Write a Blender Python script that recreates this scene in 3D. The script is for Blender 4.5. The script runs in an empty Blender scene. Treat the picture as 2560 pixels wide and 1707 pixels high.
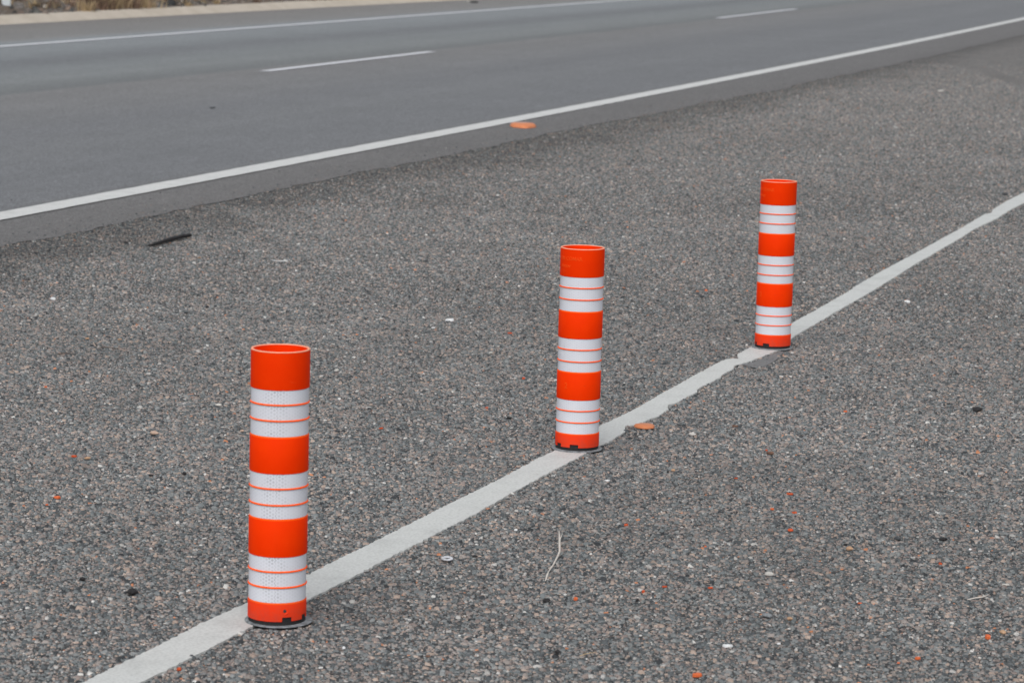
import bpy, bmesh, math, random
import numpy as np
from mathutils import Vector, Matrix

S = bpy.context.scene
C = S.collection
rng = np.random.default_rng(7)
random.seed(7)

# ------------------------------------------------------------------ camera
H = 1.91                                   # eye height (m)
FPX = 7074.8                               # focal length in px of a 2560 px wide frame
PITCH = math.atan(954 / 6500)
ROLL = math.radians(1.5)
_fw = np.array([0, math.cos(PITCH), -math.sin(PITCH)])
_rt = np.array([1.0, 0, 0]); _up = np.cross(_rt, _fw)
_R = _rt * math.cos(ROLL) + _up * math.sin(ROLL)
_U = _up * math.cos(ROLL) - _rt * math.sin(ROLL)
cam_d = bpy.data.cameras.new('camera'); cam = bpy.data.objects.new('camera', cam_d); C.objects.link(cam)
m = Matrix.Identity(4)
for i in range(3):
    m[i][0] = _R[i]; m[i][1] = _U[i]; m[i][2] = -_fw[i]
m[0][3] = 0; m[1][3] = 0; m[2][3] = H
cam.matrix_world = m
cam_d.sensor_width = 36; cam_d.lens = FPX * 36 / 2560
cam_d.clip_end = 6000; cam_d.clip_start = 0.1
cam_d.dof.use_dof = True; cam_d.dof.focus_distance = 10.0; cam_d.dof.aperture_fstop = 8.0
S.camera = cam

# ------------------------------------------------------------------ light
W = bpy.data.worlds.new('World'); S.world = W; W.use_nodes = True
wn = W.node_tree; wn.nodes.clear()
SUN_EL = math.radians(52); SUN_AZ = math.radians(190)      # azimuth clockwise from +Y: behind the camera, to its left
sky = wn.nodes.new('ShaderNodeTexSky'); sky.sky_type = 'NISHITA'; sky.sun_disc = False
sky.sun_elevation = SUN_EL; sky.sun_rotation = SUN_AZ
sky.air_density = 1.0; sky.dust_density = 4.0; sky.ozone_density = 1.0
hsv = wn.nodes.new('ShaderNodeHueSaturation'); hsv.inputs['Saturation'].default_value = 0.22
bg = wn.nodes.new('ShaderNodeBackground'); bg.inputs[1].default_value = 0.15
wo = wn.nodes.new('ShaderNodeOutputWorld')
wn.links.new(sky.outputs[0], hsv.inputs['Color']); wn.links.new(hsv.outputs[0], bg.inputs[0]); wn.links.new(bg.outputs[0], wo.inputs[0])
sd = bpy.data.lights.new('sun', 'SUN'); sd.energy = 0.6; sd.angle = math.radians(60); sd.color = (1.0, 0.985, 0.96)
sun = bpy.data.objects.new('sun', sd); C.objects.link(sun)
dirv = Vector((math.sin(SUN_AZ) * math.cos(SUN_EL), math.cos(SUN_AZ) * math.cos(SUN_EL), math.sin(SUN_EL)))
sun.rotation_euler = dirv.to_track_quat('Z', 'Y').to_euler()
S.view_settings.view_transform = 'Standard'; S.view_settings.look = 'None'
S.view_settings.exposure = 0.10; S.view_settings.gamma = 1

# ------------------------------------------------------------------ helpers
def un(px, py, z=0.0):
    """where the sight line through a photo pixel meets the plane z"""
    d = _fw + _R * ((px - 1280) / FPX) + _U * ((853.5 - py) / FPX)
    t = (z - H) / d[2]
    return float(d[0] * t), float(d[1] * t)

class N:
    def __init__(s, name):
        s.m = bpy.data.materials.new(name); s.m.use_nodes = True
        s.t = s.m.node_tree; s.t.nodes.clear()
        s.out = s.t.nodes.new('ShaderNodeOutputMaterial')
        s.b = s.t.nodes.new('ShaderNodeBsdfPrincipled'); s.t.links.new(s.b.outputs[0], s.out.inputs[0])
    def n(s, kind, **kw):
        nd = s.t.nodes.new('ShaderNode' + kind)
        for k, v in kw.items(): setattr(nd, k, v)
        return nd
    def l(s, a, b): s.t.links.new(a, b)
    def set(s, sock, v):
        if hasattr(v, 'is_linked') or hasattr(v, 'links'): s.l(v, sock)
        else: sock.default_value = v
    def math(s, op, a, b=0.0, c=None, clamp=False):
        nd = s.n('Math', operation=op, use_clamp=clamp); s.set(nd.inputs[0], a); s.set(nd.inputs[1], b)
        if c is not None: s.set(nd.inputs[2], c)
        return nd.outputs[0]
    def mix(s, f, a, b, mode='MIX'):
        nd = s.n('Mix', data_type='RGBA', blend_type=mode)
        s.set(nd.inputs['Factor'], f); s.set(nd.inputs[6], a); s.set(nd.inputs[7], b)
        return nd.outputs[2]
    def noise(s, vec, scale, detail=4, rough=.55, dim='3D'):
        nd = s.n('TexNoise', noise_dimensions=dim); s.l(vec, nd.inputs['Vector'])
        nd.inputs['Scale'].default_value = scale; nd.inputs['Detail'].default_value = detail; nd.inputs['Roughness'].default_value = rough
        return nd.outputs['Fac']
    def vor(s, vec, scale, feature='F1', rnd=1.0):
        nd = s.n('TexVoronoi', feature=feature); s.l(vec, nd.inputs['Vector'])
        nd.inputs['Scale'].default_value = scale; nd.inputs['Randomness'].default_value = rnd
        return nd
    def ramp(s, f, pts, mode='LINEAR'):
        nd = s.n('ValToRGB'); cr = nd.color_ramp; cr.interpolation = mode
        while len(cr.elements) < len(pts): cr.elements.new(.5)
        for e, (p, c) in zip(cr.elements, pts):
            e.position = p; e.color = (c, c, c, 1) if not isinstance(c, tuple) else (*c, 1)
        s.set(nd.inputs[0], f); return nd.outputs[0]
    def rng(s, v, a, b, c, d):
        nd = s.n('MapRange'); s.set(nd.inputs[0], v)
        for i, x in enumerate((a, b, c, d)): nd.inputs[i + 1].default_value = x
        return nd.outputs[0]
    def bump(s, h, strength, dist):
        nd = s.n('Bump'); nd.inputs['Strength'].default_value = strength; nd.inputs['Distance'].default_value = dist
        s.l(h, nd.inputs['Height']); s.l(nd.outputs[0], s.b.inputs['Normal']); return nd
    def pr(s, col=None, rough=None, spec=None, metal=None):
        if col is not None: s.set(s.b.inputs['Base Color'], (*col, 1) if isinstance(col, tuple) else col)
        if rough is not None: s.set(s.b.inputs['Roughness'], rough)
        if spec is not None: s.set(s.b.inputs['Specular IOR Level'], spec)
        if metal is not None: s.set(s.b.inputs['Metallic'], metal)
        return s.m

def simple(name, col, rough=.8, var=.25, scale=60, spec=.3, bump=0.0):
    k = N(name); co = k.n('TexCoord').outputs['Object']
    f = k.noise(co, scale, 5)
    lo = tuple(c * (1 - var) for c in col); hi = tuple(min(1, c * (1 + var)) for c in col)
    k.pr(k.ramp(f, [(.3, lo), (.7, hi)]), rough, spec)
    if bump: k.bump(f, bump, .002)
    return k.m

def link(o, parent=None):
    C.objects.link(o)
    if parent: o.parent = parent
    return o
def mesh_obj(name, verts, faces, mat, parent=None, smooth=False, uv=None):
    me = bpy.data.meshes.new(name); me.from_pydata([tuple(v) for v in verts], [], faces); me.update()
    if uv is not None:
        lay = me.uv_layers.new(name='UVMap'); vi = np.zeros(len(me.loops), dtype=np.int32)
        me.loops.foreach_get('vertex_index', vi)
        lay.data.foreach_set('uv', np.asarray(uv, dtype=np.float32)[vi].ravel())
    if smooth: me.polygons.foreach_set('use_smooth', [True] * len(me.polygons))
    if mat: me.materials.append(mat)
    return link(bpy.data.objects.new(name, me), parent)
def bm_obj(name, bm, mat, parent=None, smooth=False):
    me = bpy.data.meshes.new(name); bmesh.ops.recalc_face_normals(bm, faces=bm.faces); bm.to_mesh(me); bm.free()
    if smooth: me.polygons.foreach_set('use_smooth', [True] * len(me.polygons))
    me.materials.append(mat); return link(bpy.data.objects.new(name, me), parent)
def tag(o, label=None, cat=None, group=None, kind=None):
    if label: o['label'] = label
    if cat: o['category'] = cat
    if group: o['group'] = group
    if kind: o['kind'] = kind
    return o
def struct(o): return tag(o, kind='structure')

# ------------------------------------------------------------------ road alignment (x as a function of depth y, metres)
SC = 1.0884
def fit(pts, deg=2):
    P = np.array([un(*p) for p in pts]); return np.polyfit(P[:, 1], P[:, 0], deg)
edge_c = fit([(x * SC, y * SC) for x, y in [(0, 498), (716, 363), (1040, 308), (1430, 228), (1762, 163.5), (2352, 44)]])
far_c = fit([(x * SC, y * SC) for x, y in [(0, 104), (643, 64), (1000, 36), (1435, 0)]], 1)
lane_c = fit([(x * SC, y * SC) for x, y in [(590, 165), (1000, 122), (1650, 43), (1825, 22)]], 1)
kerb_c = fit([(0, 61), (260, 50), (700, 28), (1080, 4)], 1)
rim_c = fit([(0, 622), (382, 530), (727, 473), (1214, 364), (2044, 206), (2560, 87)], 2)
def cx(c, y):
    """curve value, continued straight outside the part the photo shows"""
    y = np.asarray(y, dtype=float); lo, hi = 14.0, 75.0
    yc = np.clip(y, lo, hi); d = np.polyder(np.poly1d(c))
    return np.polyval(c, yc) + d(yc) * (y - yc)
K = 0.955
def ulat(x, y): return (np.asarray(x) - cx(edge_c, y)) * K          # lateral distance from the near edge line
def strip(name, mat, fa, fb, y0, y1, z, step, nx=1, jag=0.0, smooth=False):
    ys = np.arange(y0, y1 + step, step); V = []; F = []; UV = []
    for i, y in enumerate(ys):
        a = float(fa(y)); b = float(fb(y))
        for j in range(nx + 1):
            x = a + (b - a) * j / nx
            V.append((x, y, z)); UV.append((float(ulat(x, y)), y / K))
    for i in range(len(ys) - 1):
        for j in range(nx):
            p = i * (nx + 1) + j
            F.append((p, p + 1, p + nx + 2, p + nx + 1))
    return mesh_obj(name, V, F, mat, uv=UV)

def vnoise(t, seed, f):
    t = np.asarray(t) * f; i = np.floor(t).astype(int); fr = t - i; fr = fr * fr * (3 - 2 * fr)
    def h(n): return (np.sin(n * 127.1 + seed * 311.7) * 43758.5453) % 1.0
    return h(i) * (1 - fr) + h(i + 1) * fr - .5

# ------------------------------------------------------------------ ground materials
PAL = [(.00, (.038, .042, .046)), (.09, (.080, .089, .094)), (.27, (.132, .147, .151)), (.47, (.192, .203, .203)),
       (.64, (.245, .220, .204)), (.78, (.200, .166, .152)), (.89, (.33, .262, .220)), (.965, (.37, .36, .345)),
       (.993, (.52, .51, .49)), (.9972, (.44, .19, .10))]
def m_shoulder():
    k = N('coarse_chip_asphalt'); co = k.n('TexCoord').outputs['Object']; uv = k.n('UVMap').outputs[0]
    v1 = k.vor(co, 95); v2 = k.vor(co, 210)
    sp = k.n('SeparateColor'); k.l(v1.outputs['Color'], sp.inputs[0])
    sp2 = k.n('SeparateColor'); k.l(v2.outputs['Color'], sp2.inputs[0])
    c1 = k.ramp(sp.outputs[0], PAL, 'CONSTANT'); c2 = k.ramp(sp2.outputs[1], PAL, 'CONSTANT')
    col = k.mix(k.math('GREATER_THAN', sp.outputs[2], .55), c1, c2)
    gap = k.rng(v1.outputs['Distance'], .45, .8, 1.0, .55)
    col = k.mix(1.0, col, gap, 'MULTIPLY')
    big = k.noise(co, 1.3, 5, .6); mid = k.noise(co, 9, 4, .6)
    col = k.mix(1.0, col, k.rng(big, .3, .7, .86, 1.16), 'MULTIPLY')
    col = k.mix(1.0, col, k.rng(mid, .3, .7, .84, 1.16), 'MULTIPLY')
    # tarry band of dark binder beside the smooth seal
    su = k.n('SeparateXYZ'); k.l(uv, su.inputs[0])
    wob = k.math('ADD', su.outputs[0], k.math('MULTIPLY', k.math('SUBTRACT', k.noise(co, 2.2, 5, .7), .5), 1.1))
    band = k.rng(wob, 1.15, 1.95, .62, 1.0)
    col = k.mix(1.0, col, band, 'MULTIPLY')
    cl = k.noise(co, 26, 4, .75); cl2 = k.noise(co, 60, 3, .7)
    col = k.mix(k.rng(su.outputs[1], 20, 32, 0, 1), col, k.mix(1.0, col, k.math('MULTIPLY', k.rng(cl, .3, .7, .72, 1.28), k.rng(cl2, .3, .7, .75, 1.25)), 'MULTIPLY'))
    # bare dark binder where the modelled chips lie on it
    col = k.mix(1.0, col, k.rng(su.outputs[1], 16, 36, .50, .98), 'MULTIPLY')
    hgt = k.math('ADD', k.math('MULTIPLY', v1.outputs['Distance'], -1.0), k.math('MULTIPLY', sp.outputs[1], .5))
    hgt = k.math('ADD', hgt, k.math('MULTIPLY', v2.outputs['Distance'], -.35))
    k.bump(hgt, .6, .004)
    return k.pr(col, .82, .3)
def m_road():
    k = N('smooth_asphalt'); co = k.n('TexCoord').outputs['Object']; uv = k.n('UVMap').outputs[0]
    su = k.n('SeparateXYZ'); k.l(uv, su.inputs[0]); u = su.outputs[0]; 
    wav = k.math('ADD', u, k.math('MULTIPLY', k.math('SUBTRACT', k.noise(co, .25, 3), .5), .25))
    # lateral wear: outer strip, wheel tracks, the seam between the two lanes, far shoulder   (u: 0 = near edge line, negative towards the far side)
    f = k.rng(wav, -14.5, 1.5, 0, 1)
    def P(x): return (x + 14.5) / 16.0
    near = (.176, .178, .184)
    tone = k.ramp(f, [(P(-14.4), (.168, .158, .148)), (P(-11.7), (.190, .186, .182)), (P(-11.2), (.205, .219, .228)), (P(-9.6), (.190, .203, .210)),
                      (P(-8.5), (.144, .150, .158)), (P(-7.6), (.172, .183, .187)), (P(-6.6), (.180, .190, .192)), (P(-5.72), (.134, .141, .143)),
                      (P(-5.62), (.168, .166, .166)), (P(-4.2), (.166, .167, .170)), (P(-3.1), (.146, .149, .156)), (P(-2.2), (.158, .162, .168)),
                      (P(-1.2), (.146, .150, .157)), (P(-.3), (.150, .154, .161)), (P(.12), (.136, .132, .130)), (P(1.2), (.128, .123, .121))])
    v = k.vor(co, 140); sp = k.n('SeparateColor'); k.l(v.outputs['Color'], sp.inputs[0])
    grain = k.ramp(sp.outputs[0], [(0, .5), (.5, 1.0), (.85, 1.2), (1, 1.8)])
    col = k.mix(1.0, tone, grain, 'MULTIPLY')
    fine = k.noise(co, 120, 3, .7)
    col = k.mix(1.0, col, k.rng(fine, .3, .7, .86, 1.14), 'MULTIPLY')
    # long streaks along the lane
    mp = k.n('Mapping'); k.l(uv, mp.inputs[0]); mp.inputs['Scale'].default_value = (2.2, .05, 1)
    st = k.noise(mp.outputs[0], 1.0, 6, .6)
    col = k.mix(1.0, col, k.rng(st, .3, .7, .95, 1.05), 'MULTIPLY')
    bl = k.noise(co, .8, 5, .6)
    col = k.mix(1.0, col, k.rng(bl, .3, .7, .95, 1.06), 'MULTIPLY')
    gr = k.noise(co, 34, 5, .85)
    col = k.mix(1.0, col, k.rng(gr, .34, .66, .80, 1.20), 'MULTIPLY')
    mo = k.noise(co, 11, 5, .75)
    col = k.mix(1.0, col, k.rng(mo, .3, .7, .84, 1.16), 'MULTIPLY')
    k.bump(k.math('ADD', v.outputs['Distance'], fine), .5, .0025)
    col = k.mix(1.0, col, (.985, 1.0, 1.01, 1), 'MULTIPLY')
    return k.pr(col, .72, .35)
def m_paint(name, col, speck=.12, scale=45):
    k = N(name); co = k.n('TexCoord').outputs['Object']
    a = k.noise(co, scale, 6, .65); b = k.noise(co, 6, 5, .6)
    base = tuple(col)
    c = k.mix(k.rng(a, .62, .74, 0, speck * 3), (*base, 1), (.33, .34, .34, 1))
    c = k.mix(k.rng(b, .48, .7, 0, .6), c, (*(x * .80 for x in base), 1))
    v = k.vor(co, 100)
    c = k.mix(1.0, c, k.rng(v.outputs['Distance'], .2, .8, 1.03, .86), 'MULTIPLY')
    k.bump(k.math('ADD', k.math('MULTIPLY', v.outputs['Distance'], -1.0), a), .25, .002)
    return k.pr(c, .6, .35)
def m_verge():
    k = N('dry_gravelly_earth'); co = k.n('TexCoord').outputs['Object']
    a = k.noise(co, 1.6, 6, .65); b = k.noise(co, 14, 5, .7); v = k.vor(co, 9)
    c = k.ramp(a, [(.3, (.075, .055, .045)), (.5, (.11, .092, .078)), (.65, (.145, .11, .08))])
    c = k.mix(1.0, c, k.rng(b, .3, .7, .55, 1.45), 'MULTIPLY')
    sp = k.n('SeparateColor'); k.l(v.outputs['Color'], sp.inputs[0])
    c = k.mix(k.math('GREATER_THAN', sp.outputs[0], .9), c, (.22, .21, .2, 1))
    k.bump(k.math('ADD', b, k.math('MULTIPLY', v.outputs['Distance'], -1.)), .8, .03)
    return k.pr(c, .95, .1)

M_SH = m_shoulder(); M_RD = m_road(); M_VG = m_verge()
M_LINE = m_paint('thick_white_line_paint', (.56, .575, .56), .2)
M_LINE2 = m_paint('road_white_line_paint', (.60, .61, .60), .2, 30)
M_LINE3 = m_paint('bluish_white_line_paint', (.67, .685, .725), .10, 12)

# ------------------------------------------------------------------ ground sheets
def plane(name, mat, x0, x1, y0, y1, z, n=24):
    V = []; F = []
    for j in range(n + 1):
        for i in range(n + 1):
            V.append((x0 + (x1 - x0) * i / n, y0 + (y1 - y0) * j / n, z))
    for j in range(n):
        for i in range(n):
            p = j * (n + 1) + i; F.append((p, p + 1, p + n + 2, p + n + 1))
    return mesh_obj(name, V, F, mat)
struct(plane('ground', M_VG, -3000, 3000, -1500, 4500, -.02))
struct(strip('shoulder', M_SH, lambda y: cx(rim_c, y) - .6, lambda y: cx(rim_c, y) + 26, -30, 260, 0, 1.0, 3))
ragged = lambda y: cx(rim_c, y) + .05 * vnoise(y, 3, 6) + .07 * vnoise(y, 9, 1.7) + .03 * vnoise(y, 5, 31) + .15 * vnoise(y, 13, .4)
struct(strip('road', M_RD, lambda y: cx(kerb_c, y) - .05, ragged, -30, 260, .0035, .03, 1))
def bar(name, mat, cfn, w, y0, y1, z, step=.25, jag=.0):
    h = w / 2 / K
    return struct(strip(name, mat, lambda y: cx(cfn, y) - h + jag * vnoise(y, 21, 8), lambda y: cx(cfn, y) + h + jag * vnoise(y, 27, 8), y0, y1, z, step))
bar('near_edge_line', M_LINE2, edge_c, .235, -30, 260, .010, .1, .012)
bar('far_edge_line', M_LINE3, far_c, .17, -30, 260, .010)
dash_ends = [(un(592 * SC, 165 * SC)[1], un(1000 * SC, 122 * SC)[1]), (un(1650 * SC, 43 * SC)[1], un(1825 * SC, 22 * SC)[1])]
period = dash_ends[1][0] - dash_ends[0][0]; dl = dash_ends[0][1] - dash_ends[0][0]
for kk in range(-2, 5):
    y0 = dash_ends[0][0] + kk * period
    if kk == 1: y0, y1 = dash_ends[1]
    else: y1 = y0 + dl
    d = bar('lane_dash', M_LINE3, lane_c, .15, y0, y1, .010)

# kerb: a real step with rounded upper edge, in lengths with fine joints
def m_kerb():
    k = N('buff_concrete'); co = k.n('TexCoord').outputs['Object']; uv = k.n('UVMap').outputs[0]
    a = k.noise(co, 2.0, 6, .65); b = k.noise(co, 30, 4, .6)
    c = k.ramp(a, [(.35, (.42, .37, .305)), (.6, (.48, .43, .365))])
    c = k.mix(1.0, c, k.rng(b, .3, .7, .9, 1.1), 'MULTIPLY')
    c = k.mix(k.rng(k.noise(co, 4.0, 5, .7), .66, .72, 0, .6), c, (.2, .19, .17, 1))
    k.bump(b, .3, .004); return k.pr(c, .85, .3)
M_KB = m_kerb()
ys = np.arange(-30, 260, 1.0); V = []; F = []
prof = [(.02, -.015), (0, .006), (-.24, .118), (-.28, .128), (-.32, .132), (-.46, .134), (-.46, -.015)]
for y in ys:
    for dx, z in prof: V.append((float(cx(kerb_c, y)) + dx, float(y), z))
for i in range(len(ys) - 1):
    for j in range(len(prof) - 1):
        p = i * len(prof) + j; F.append((p, p + 1, p + 1 + len(prof), p + len(prof)))
struct(mesh_obj('kerb', V, F, M_KB, uv=[(v[0], v[1]) for v in V]))
# raised verge behind the kerb, uneven
V = []; F = []; ys = np.concatenate([np.arange(20, 100, .35), np.arange(100, 260, 4)]); xs = np.concatenate([np.linspace(.45, 14, 60), np.linspace(15, 90, 12)])
for y in ys:
    for x in xs:
        z = .122 + (.05 * vnoise(x * 1.3 + y * .37, 2, 1.7) + .06 * vnoise(y * 1.1 - x * .6, 4, 1.1)) * min(1, (x - .45) * 2) + max(0, x - 14) * .004
        V.append((float(cx(kerb_c, y)) - x, float(y), float(z)))
n = len(xs)
for i in range(len(ys) - 1):
    for j in range(n - 1):
        p = i * n + j; F.append((p, p + 1, p + 1 + n, p + n))
struct(mesh_obj('verge', V, F, M_VG, smooth=True))

# ------------------------------------------------------------------ shoulder line (thick paint with stepped, chipped sides)
upE = [(60, 1786), (214, 1707), (293, 1668), (419, 1607), (503, 1562), (620, 1510), (768, 1441), (1000, 1325), (1258, 1196), (1340, 1152), (1388, 1129), (1440, 1099), (1502, 1066.5),
       (1583, 1028), (1638, 996), (1703, 960), (1740, 939), (1780, 917), (1812, 902), (1830, 899), (1847, 900), (1843, 889), (1866, 876), (1890, 863), (1935, 838), (1984, 808), (2060, 766), (2123, 730), (2136, 720),
       (2190, 688), (2285, 637), (2345, 604), (2411, 568), (2452, 543), (2463, 537), (2480, 534), (2482, 526), (2514, 506), (2560, 483), (2700, 408), (2900, 305)]
loE = [(180, 1803), (360, 1707), (436, 1670), (524, 1624), (631, 1570), (768, 1505), (960, 1405), (1190, 1287), (1310, 1219), (1378, 1182), (1426, 1157), (1474, 1133), (1502, 1117),
       (1530, 1103), (1563, 1083), (1562, 1069), (1587, 1066), (1646, 1043), (1669, 1027), (1669, 1015), (1688, 1011), (1740, 984), (1744, 975), (1802, 946), (1805, 940), (1833, 925), (1836, 917),
       (1870, 908), (1910, 893), (1951, 876), (1987, 842), (2094, 780), (2190, 724.5), (2285, 665), (2345, 630), (2400, 598), (2437, 574), (2491, 549), (2524, 528), (2560, 509), (2700, 433), (2900, 329)]
P = [un(*p) for p in upE]; Q = [un(*p) for p in loE]
def resample(pts, ds=.012, rough=.0022, seed=1):
    pts = np.array(pts); out = []
    for a, b in zip(pts[:-1], pts[1:]):
        n = max(1, int(np.linalg.norm(b - a) / ds)); 
        for t in np.arange(n) / n: out.append(a + (b - a) * t)
    out.append(pts[-1]); out = np.array(out); r = np.random.default_rng(seed)
    out[:, 0] += r.normal(0, rough, len(out)); out[:, 1] += r.normal(0, rough * 1.5, len(out))
    return out
A = resample(P, seed=3); B = resample(Q, seed=5)
bm = bmesh.new()
top = [bm.verts.new((x, y, .0062)) for x, y in np.vstack([A, B[::-1]])]
f = bm.faces.new(top); bmesh.ops.triangulate(bm, faces=[f])
be = [e for e in bm.edges if e.is_boundary]
r = bmesh.ops.extrude_edge_only(bm, edges=be)
for v in r['geom']:
    if isinstance(v, bmesh.types.BMVert): v.co.z = -.001
struct(bm_obj('shoulder_line', bm, M_LINE))

# smooth tar smears beside the line
M_TAR = simple('grey_tar', (.155, .16, .162), .8, .3, 70)
for pts in ([(1852, 914), (1872, 911), (1912, 896), (1950, 880), (1958, 884), (1940, 903), (1914, 917), (1888, 922)],
            [(2128, 731), (2140, 712), (2160, 700), (2172, 704), (2176, 709), (2148, 723)]):
    pp = [un(*q) for q in pts]; bm = bmesh.new(); bm.faces.new([bm.verts.new((x, y, .0048)) for x, y in pp])
    struct(bm_obj('tar_patch', bm, M_TAR))

# ------------------------------------------------------------------ bollards
def m_orange():
    k = N('orange_plastic'); co = k.n('TexCoord').outputs['Object']
    a = k.noise(co, 14, 5, .6); mp = k.n('Mapping'); k.l(co, mp.inputs[0]); mp.inputs['Scale'].default_value = (40, 40, 3)
    s = k.noise(mp.outputs[0], 1, 5, .6)
    c = k.ramp(a, [(.3, (.90, .035, .0003)), (.7, (.94, .044, .0005))])
    c = k.mix(k.rng(s, .62, .8, 0, .18), c, (.74, .05, .006, 1))
    z = k.n('SeparateXYZ'); k.l(co, z.inputs[0])
    m2 = k.n('Mapping'); k.l(co, m2.inputs[0]); m2.inputs['Scale'].default_value = (9, 9, 60); m2.inputs['Rotation'].default_value = (.2, .1, 0)
    sc = k.noise(m2.outputs[0], 1, 6, .7)
    c = k.mix(k.rng(sc, .64, .72, 0, .35), c, (.50, .05, .02, 1))
    sc2 = k.noise(m2.outputs[0], 2.3, 4, .7)
    c = k.mix(k.rng(sc2, .68, .74, 0, .35), c, (.95, .17, .06, 1))
    # paler orange painted on moulded edges and ridges, as light catches them
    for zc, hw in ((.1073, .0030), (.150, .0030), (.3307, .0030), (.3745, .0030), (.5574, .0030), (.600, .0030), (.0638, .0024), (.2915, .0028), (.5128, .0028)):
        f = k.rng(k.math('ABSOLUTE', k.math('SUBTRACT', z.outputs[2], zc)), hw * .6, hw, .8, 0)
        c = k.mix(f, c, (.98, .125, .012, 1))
    dirt = k.math('MULTIPLY', k.rng(z.outputs[2], .0, .09, .7, 0), k.noise(co, 60, 4, .7))
    c = k.mix(dirt, c, (.12, .09, .08, 1))
    k.bump(k.noise(co, 260, 3, .6), .12, .0006)
    return k.pr(c, k.rng(a, .3, .7, .5, .6), .05)
def m_sheet():
    """prismatic sheeting: hexagonal cells with paler seal lines between them"""
    k = N('white_prismatic_sheeting'); uv = k.n('UVMap').outputs[0]; s = k.n('SeparateXYZ'); k.l(uv, s.inputs[0])
    X = k.math('MULTIPLY', s.outputs[1], 1 / .0096); Y = k.math('MULTIPLY', s.outputs[0], 1 / .0096)
    def d(ox, oy):
        a = k.math('SUBTRACT', k.math('FLOORED_MODULO', k.math('ADD', X, ox), 1.0), .5)
        b = k.math('SUBTRACT', k.math('FLOORED_MODULO', k.math('ADD', Y, oy), 1.732), .866)
        return k.math('SQRT', k.math('ADD', k.math('MULTIPLY', a, a), k.math('MULTIPLY', b, b)))
    dm = k.math('MINIMUM', d(0, 0), d(.5, .866))
    co = k.n('TexCoord').outputs['Object']; no = k.noise(co, 9, 4, .6); nf = k.noise(co, 90, 3, .6)
    cell = k.rng(dm, .26, .42, 1, 0)
    strong = k.rng(k.noise(uv, 34, 3, .6), .42, .62, .25, .75)
    # retroreflective darkening painted in: cells deeper on the front, fainter round the sides
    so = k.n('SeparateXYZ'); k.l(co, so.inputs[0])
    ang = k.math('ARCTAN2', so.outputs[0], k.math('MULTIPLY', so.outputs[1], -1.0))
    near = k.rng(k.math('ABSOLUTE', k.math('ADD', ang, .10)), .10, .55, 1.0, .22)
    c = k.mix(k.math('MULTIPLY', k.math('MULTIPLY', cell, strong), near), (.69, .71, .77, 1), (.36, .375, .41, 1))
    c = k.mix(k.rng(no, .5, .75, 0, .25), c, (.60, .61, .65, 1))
    return k.pr(c, .42, .30)
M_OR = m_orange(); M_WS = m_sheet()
M_BLK = simple('black_rubber', (.018, .017, .018), .75, .3, 80)
M_PLATE = simple('zinc_plate', (.20, .22, .235), .7, .5, 55, .4)
M_LET = simple('lit_orange_lettering', (.92, .072, .005), .5, .15, 200, .1)  # paler than the tube: highlight on the raised letters put into the colour
M_RIM = simple('pale_lit_cut_edge', (.92, .36, .22), .55, .08, 60, .3)  # worn cut edge, with the sky highlight on its top painted in
M_HOLE = simple('dark_recess', (.06, .05, .05), .8, .2, 90)

RO, RW, RR, RI = .0805, .0780, .0816, .0735
ORANGE = [(.015, .0646), (.190, .2923), (.415, .5136), (.6395, .742)]
RIDGE = [(.1073, .150), (.3307, .3745), (.5574, .600)]
NS = 144
def lathe(prof, ns=NS, close=False, uvr=None, skip=None):
    V = []; F = []; UV = []
    for i in range(ns):
        a = 2 * math.pi * i / ns
        for r, z in prof: V.append((r * math.sin(a), -r * math.cos(a), z)); UV.append((a * RW, z))
    n = len(prof)
    for i in range(ns):
        k = (i + 1) % ns
        for j in range(n - (0 if close else 1)):
            j2 = (j + 1) % n
            if skip and skip(i, j): continue
            F.append((i * n + j, k * n + j, k * n + j2, i * n + j2))
    return V, F, UV
# tube profile, outside up then inside down; first two outer points span the notch height
prof = [(RO, .015), (RO, .0265), (RO, .0618), (RO - .0009, .0640), (RW, .0652)]
for q in range(3):
    z0, z1 = RIDGE[q]
    for zc in (z0, z1):
        prof += [(RW, zc - .0024), (RR - .0006, zc - .0020), (RR, zc - .0008), (RR - .0010, zc + .0010), (RW, zc + .0026)]
    o0, o1 = ORANGE[q + 1]
    prof += [(RW, o0 - .0004), (RO - .0003, o0), (RO, o0 + .0010)]
    prof[-3:-3] = []
    if q < 2: prof += [(RO, o1 - .0028), (RO - .0009, o1 - .0006), (RW, o1 + .0006)]
    else: prof += [(RO, o1 - .0030), (RI, o1 - .0030)]
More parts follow.
